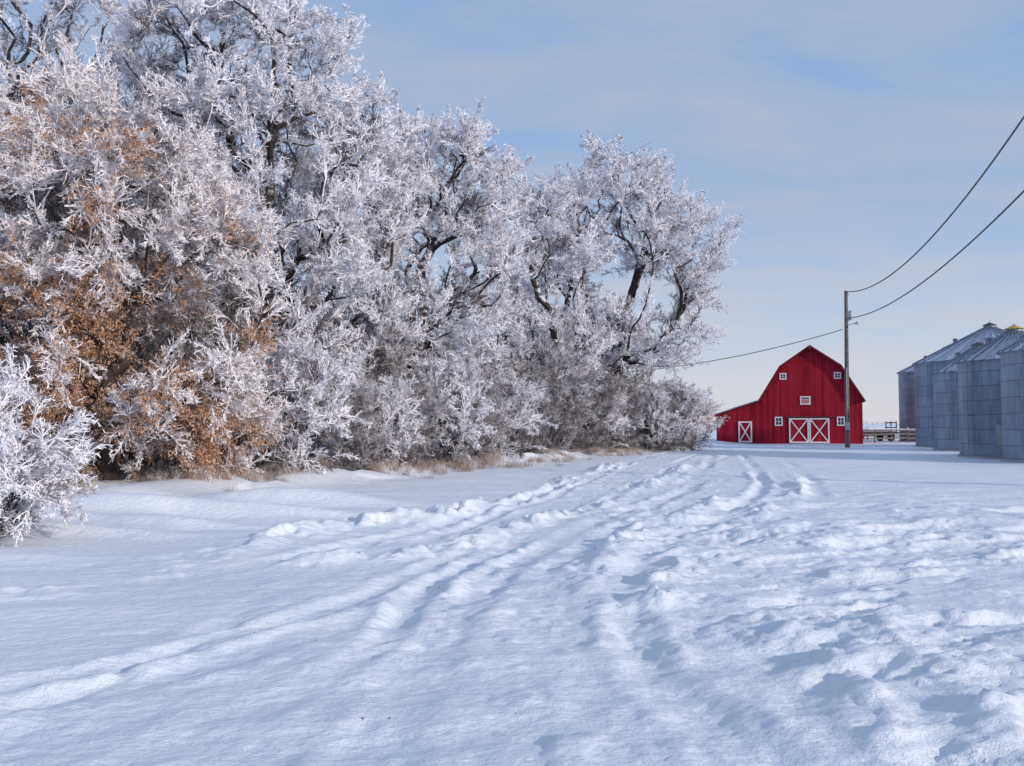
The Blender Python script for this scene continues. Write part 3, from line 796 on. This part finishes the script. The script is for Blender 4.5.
for x in (-2.5,2.5):
    for y in (-1,0,1): b.beam((x,y,1),(x,y,2.2),.08,.08,0)
    b.beam((x,-1.05,1.5),(x,1.05,1.5),.05,.12,0); b.beam((x,-1.05,2.05),(x,1.05,2.05),.05,.12,0)
b.obj('deck_and_wheels', [WOOD, DARKM], e); b = MB(); b.box(-2.4,2.4,-1.05,1.05,1.01,1.14,0); b.obj('snow_cover', [SNOWR], e, bevel=.05)

rng = np.random.default_rng(5); P = []; D = []; S = []
for (x0, x1, y0) in ((300,520,760),(-250,-60,900),(560,800,700)):
    for i in range(140):
        x = rng.uniform(x0, x1); y = y0+rng.normal()*8
        P.append((x, y, gz(x, y))); D.append((rng.normal()*.2, rng.normal()*.2, 1)); S.append(rng.uniform(1.5, 3.2))
scatter('distant_treeline', SP_GREY, P, D, S, None, 6)

b = MB(); r_ = random.Random(3)
for i in range(30):
    y = 5.5+r_.random()**1.4*14; x = -1.6+.2*y+r_.gauss(0, 1.6)
    s_ = r_.uniform(.004, .010); z = gz(x, y)
    b.cyl((x, y, z-.002), (x+r_.uniform(-.5,.5)*s_, y, z+s_), s_*r_.uniform(.8,1.6), s_*.5, 5)
b.obj('dirt_crumbs', [simple('frozen_dirt', (.16,.13,.12), .9)])

# ------------------------------------------------------------------ light
sun_dir = Vector((.82, -.57, 0)).normalized(); EL = math.radians(17)
sv = Vector((sun_dir.x*math.cos(EL), sun_dir.y*math.cos(EL), math.sin(EL)))
sun = bpy.data.lights.new('sun', 'SUN'); sun.energy = 2.8; sun.angle = math.radians(2.5); sun.color = (1, .89, .79)
so = bpy.data.objects.new('sun', sun); COL.objects.link(so); so.rotation_euler = sv.to_track_quat('Z', 'Y').to_euler(); so.location = (30, -30, 30)

w = bpy.data.worlds.new('World'); scene.world = w; w.use_nodes = True; nt = w.node_tree
for n in list(nt.nodes): nt.nodes.remove(n)
out = N(nt, 'ShaderNodeOutputWorld'); bg = N(nt, 'ShaderNodeBackground'); bg.inputs['Strength'].default_value = .15
sky = N(nt, 'ShaderNodeTexSky', sky_type='NISHITA'); sky.sun_disc = False; sky.sun_elevation = EL; sky.sun_rotation = math.atan2(sv.x, sv.y)
sky.air_density = 1.0; sky.dust_density = .6; sky.ozone_density = 2.0
nt.links.new(sky.outputs[0], bg.inputs['Color'])
tc = N(nt, 'ShaderNodeTexCoord'); sp = N(nt, 'ShaderNodeSeparateXYZ'); nt.links.new(tc.outputs['Generated'], sp.inputs[0])
mxz = N(nt, 'ShaderNodeMath', operation='MAXIMUM'); mxz.inputs[1].default_value = 0; nt.links.new(sp.outputs['Z'], mxz.inputs[0])
az = N(nt, 'ShaderNodeMath', operation='ADD'); az.inputs[1].default_value = .14; nt.links.new(mxz.outputs[0], az.inputs[0])
dx = N(nt, 'ShaderNodeMath', operation='DIVIDE'); dy = N(nt, 'ShaderNodeMath', operation='DIVIDE')
nt.links.new(sp.outputs['X'], dx.inputs[0]); nt.links.new(az.outputs[0], dx.inputs[1]); nt.links.new(sp.outputs['Y'], dy.inputs[0]); nt.links.new(az.outputs[0], dy.inputs[1])
cb = N(nt, 'ShaderNodeCombineXYZ'); nt.links.new(dx.outputs[0], cb.inputs[0]); nt.links.new(dy.outputs[0], cb.inputs[1])
mp = N(nt, 'ShaderNodeMapping'); mp.inputs['Scale'].default_value = (1.3, 2.6, 1); mp.inputs['Rotation'].default_value = (0,0,-.3); mp.inputs['Location'].default_value = (5.9, 3.3, 0)
nt.links.new(cb.outputs[0], mp.inputs[0])
cn = N(nt, 'ShaderNodeTexNoise', Scale=1.0, Detail=8.0, Roughness=.57, Distortion=.45); nt.links.new(mp.outputs[0], cn.inputs['Vector'])
cr = ramp(nt, cn.outputs['Fac'], [(.34, (0,0,0)), (.50, (.55,.55,.55)), (.66, (1,1,1))])
hi = ramp(nt, mxz.outputs[0], [(0, (.70,.71,.78)), (.08, (.57,.65,.80)), (.22, (.34,.50,.78)), (.6, (.22,.37,.70))])
lo = ramp(nt, mxz.outputs[0], [(0, (.74,.73,.79)), (.08, (.63,.65,.75)), (.22, (.48,.54,.68)), (.6, (.45,.52,.67))])
cm = N(nt, 'ShaderNodeMix', data_type='RGBA'); nt.links.new(cr.outputs[0], cm.inputs[0]); nt.links.new(hi.outputs[0], cm.inputs[6]); nt.links.new(lo.outputs[0], cm.inputs[7])
bg2 = N(nt, 'ShaderNodeBackground'); bg2.inputs['Strength'].default_value = .96; nt.links.new(cm.outputs[2], bg2.inputs['Color'])
ms = N(nt, 'ShaderNodeMixShader'); ms.inputs[0].default_value = .90; nt.links.new(bg.outputs[0], ms.inputs[1]); nt.links.new(bg2.outputs[0], ms.inputs[2])
nt.links.new(ms.outputs[0], out.inputs[0])

# ------------------------------------------------------------------ camera
cam = bpy.data.cameras.new('camera'); cam.sensor_width = 36; cam.lens = 31.2; cam.clip_end = 9000; cam.clip_start = .05
co = bpy.data.objects.new('camera', cam); COL.objects.link(co); co.location = (0, 0, 1.8)
co.rotation_euler = (math.radians(90+2.7), 0, 0); scene.camera = co
print('verts', sum(len(m.vertices) for m in bpy.data.meshes))
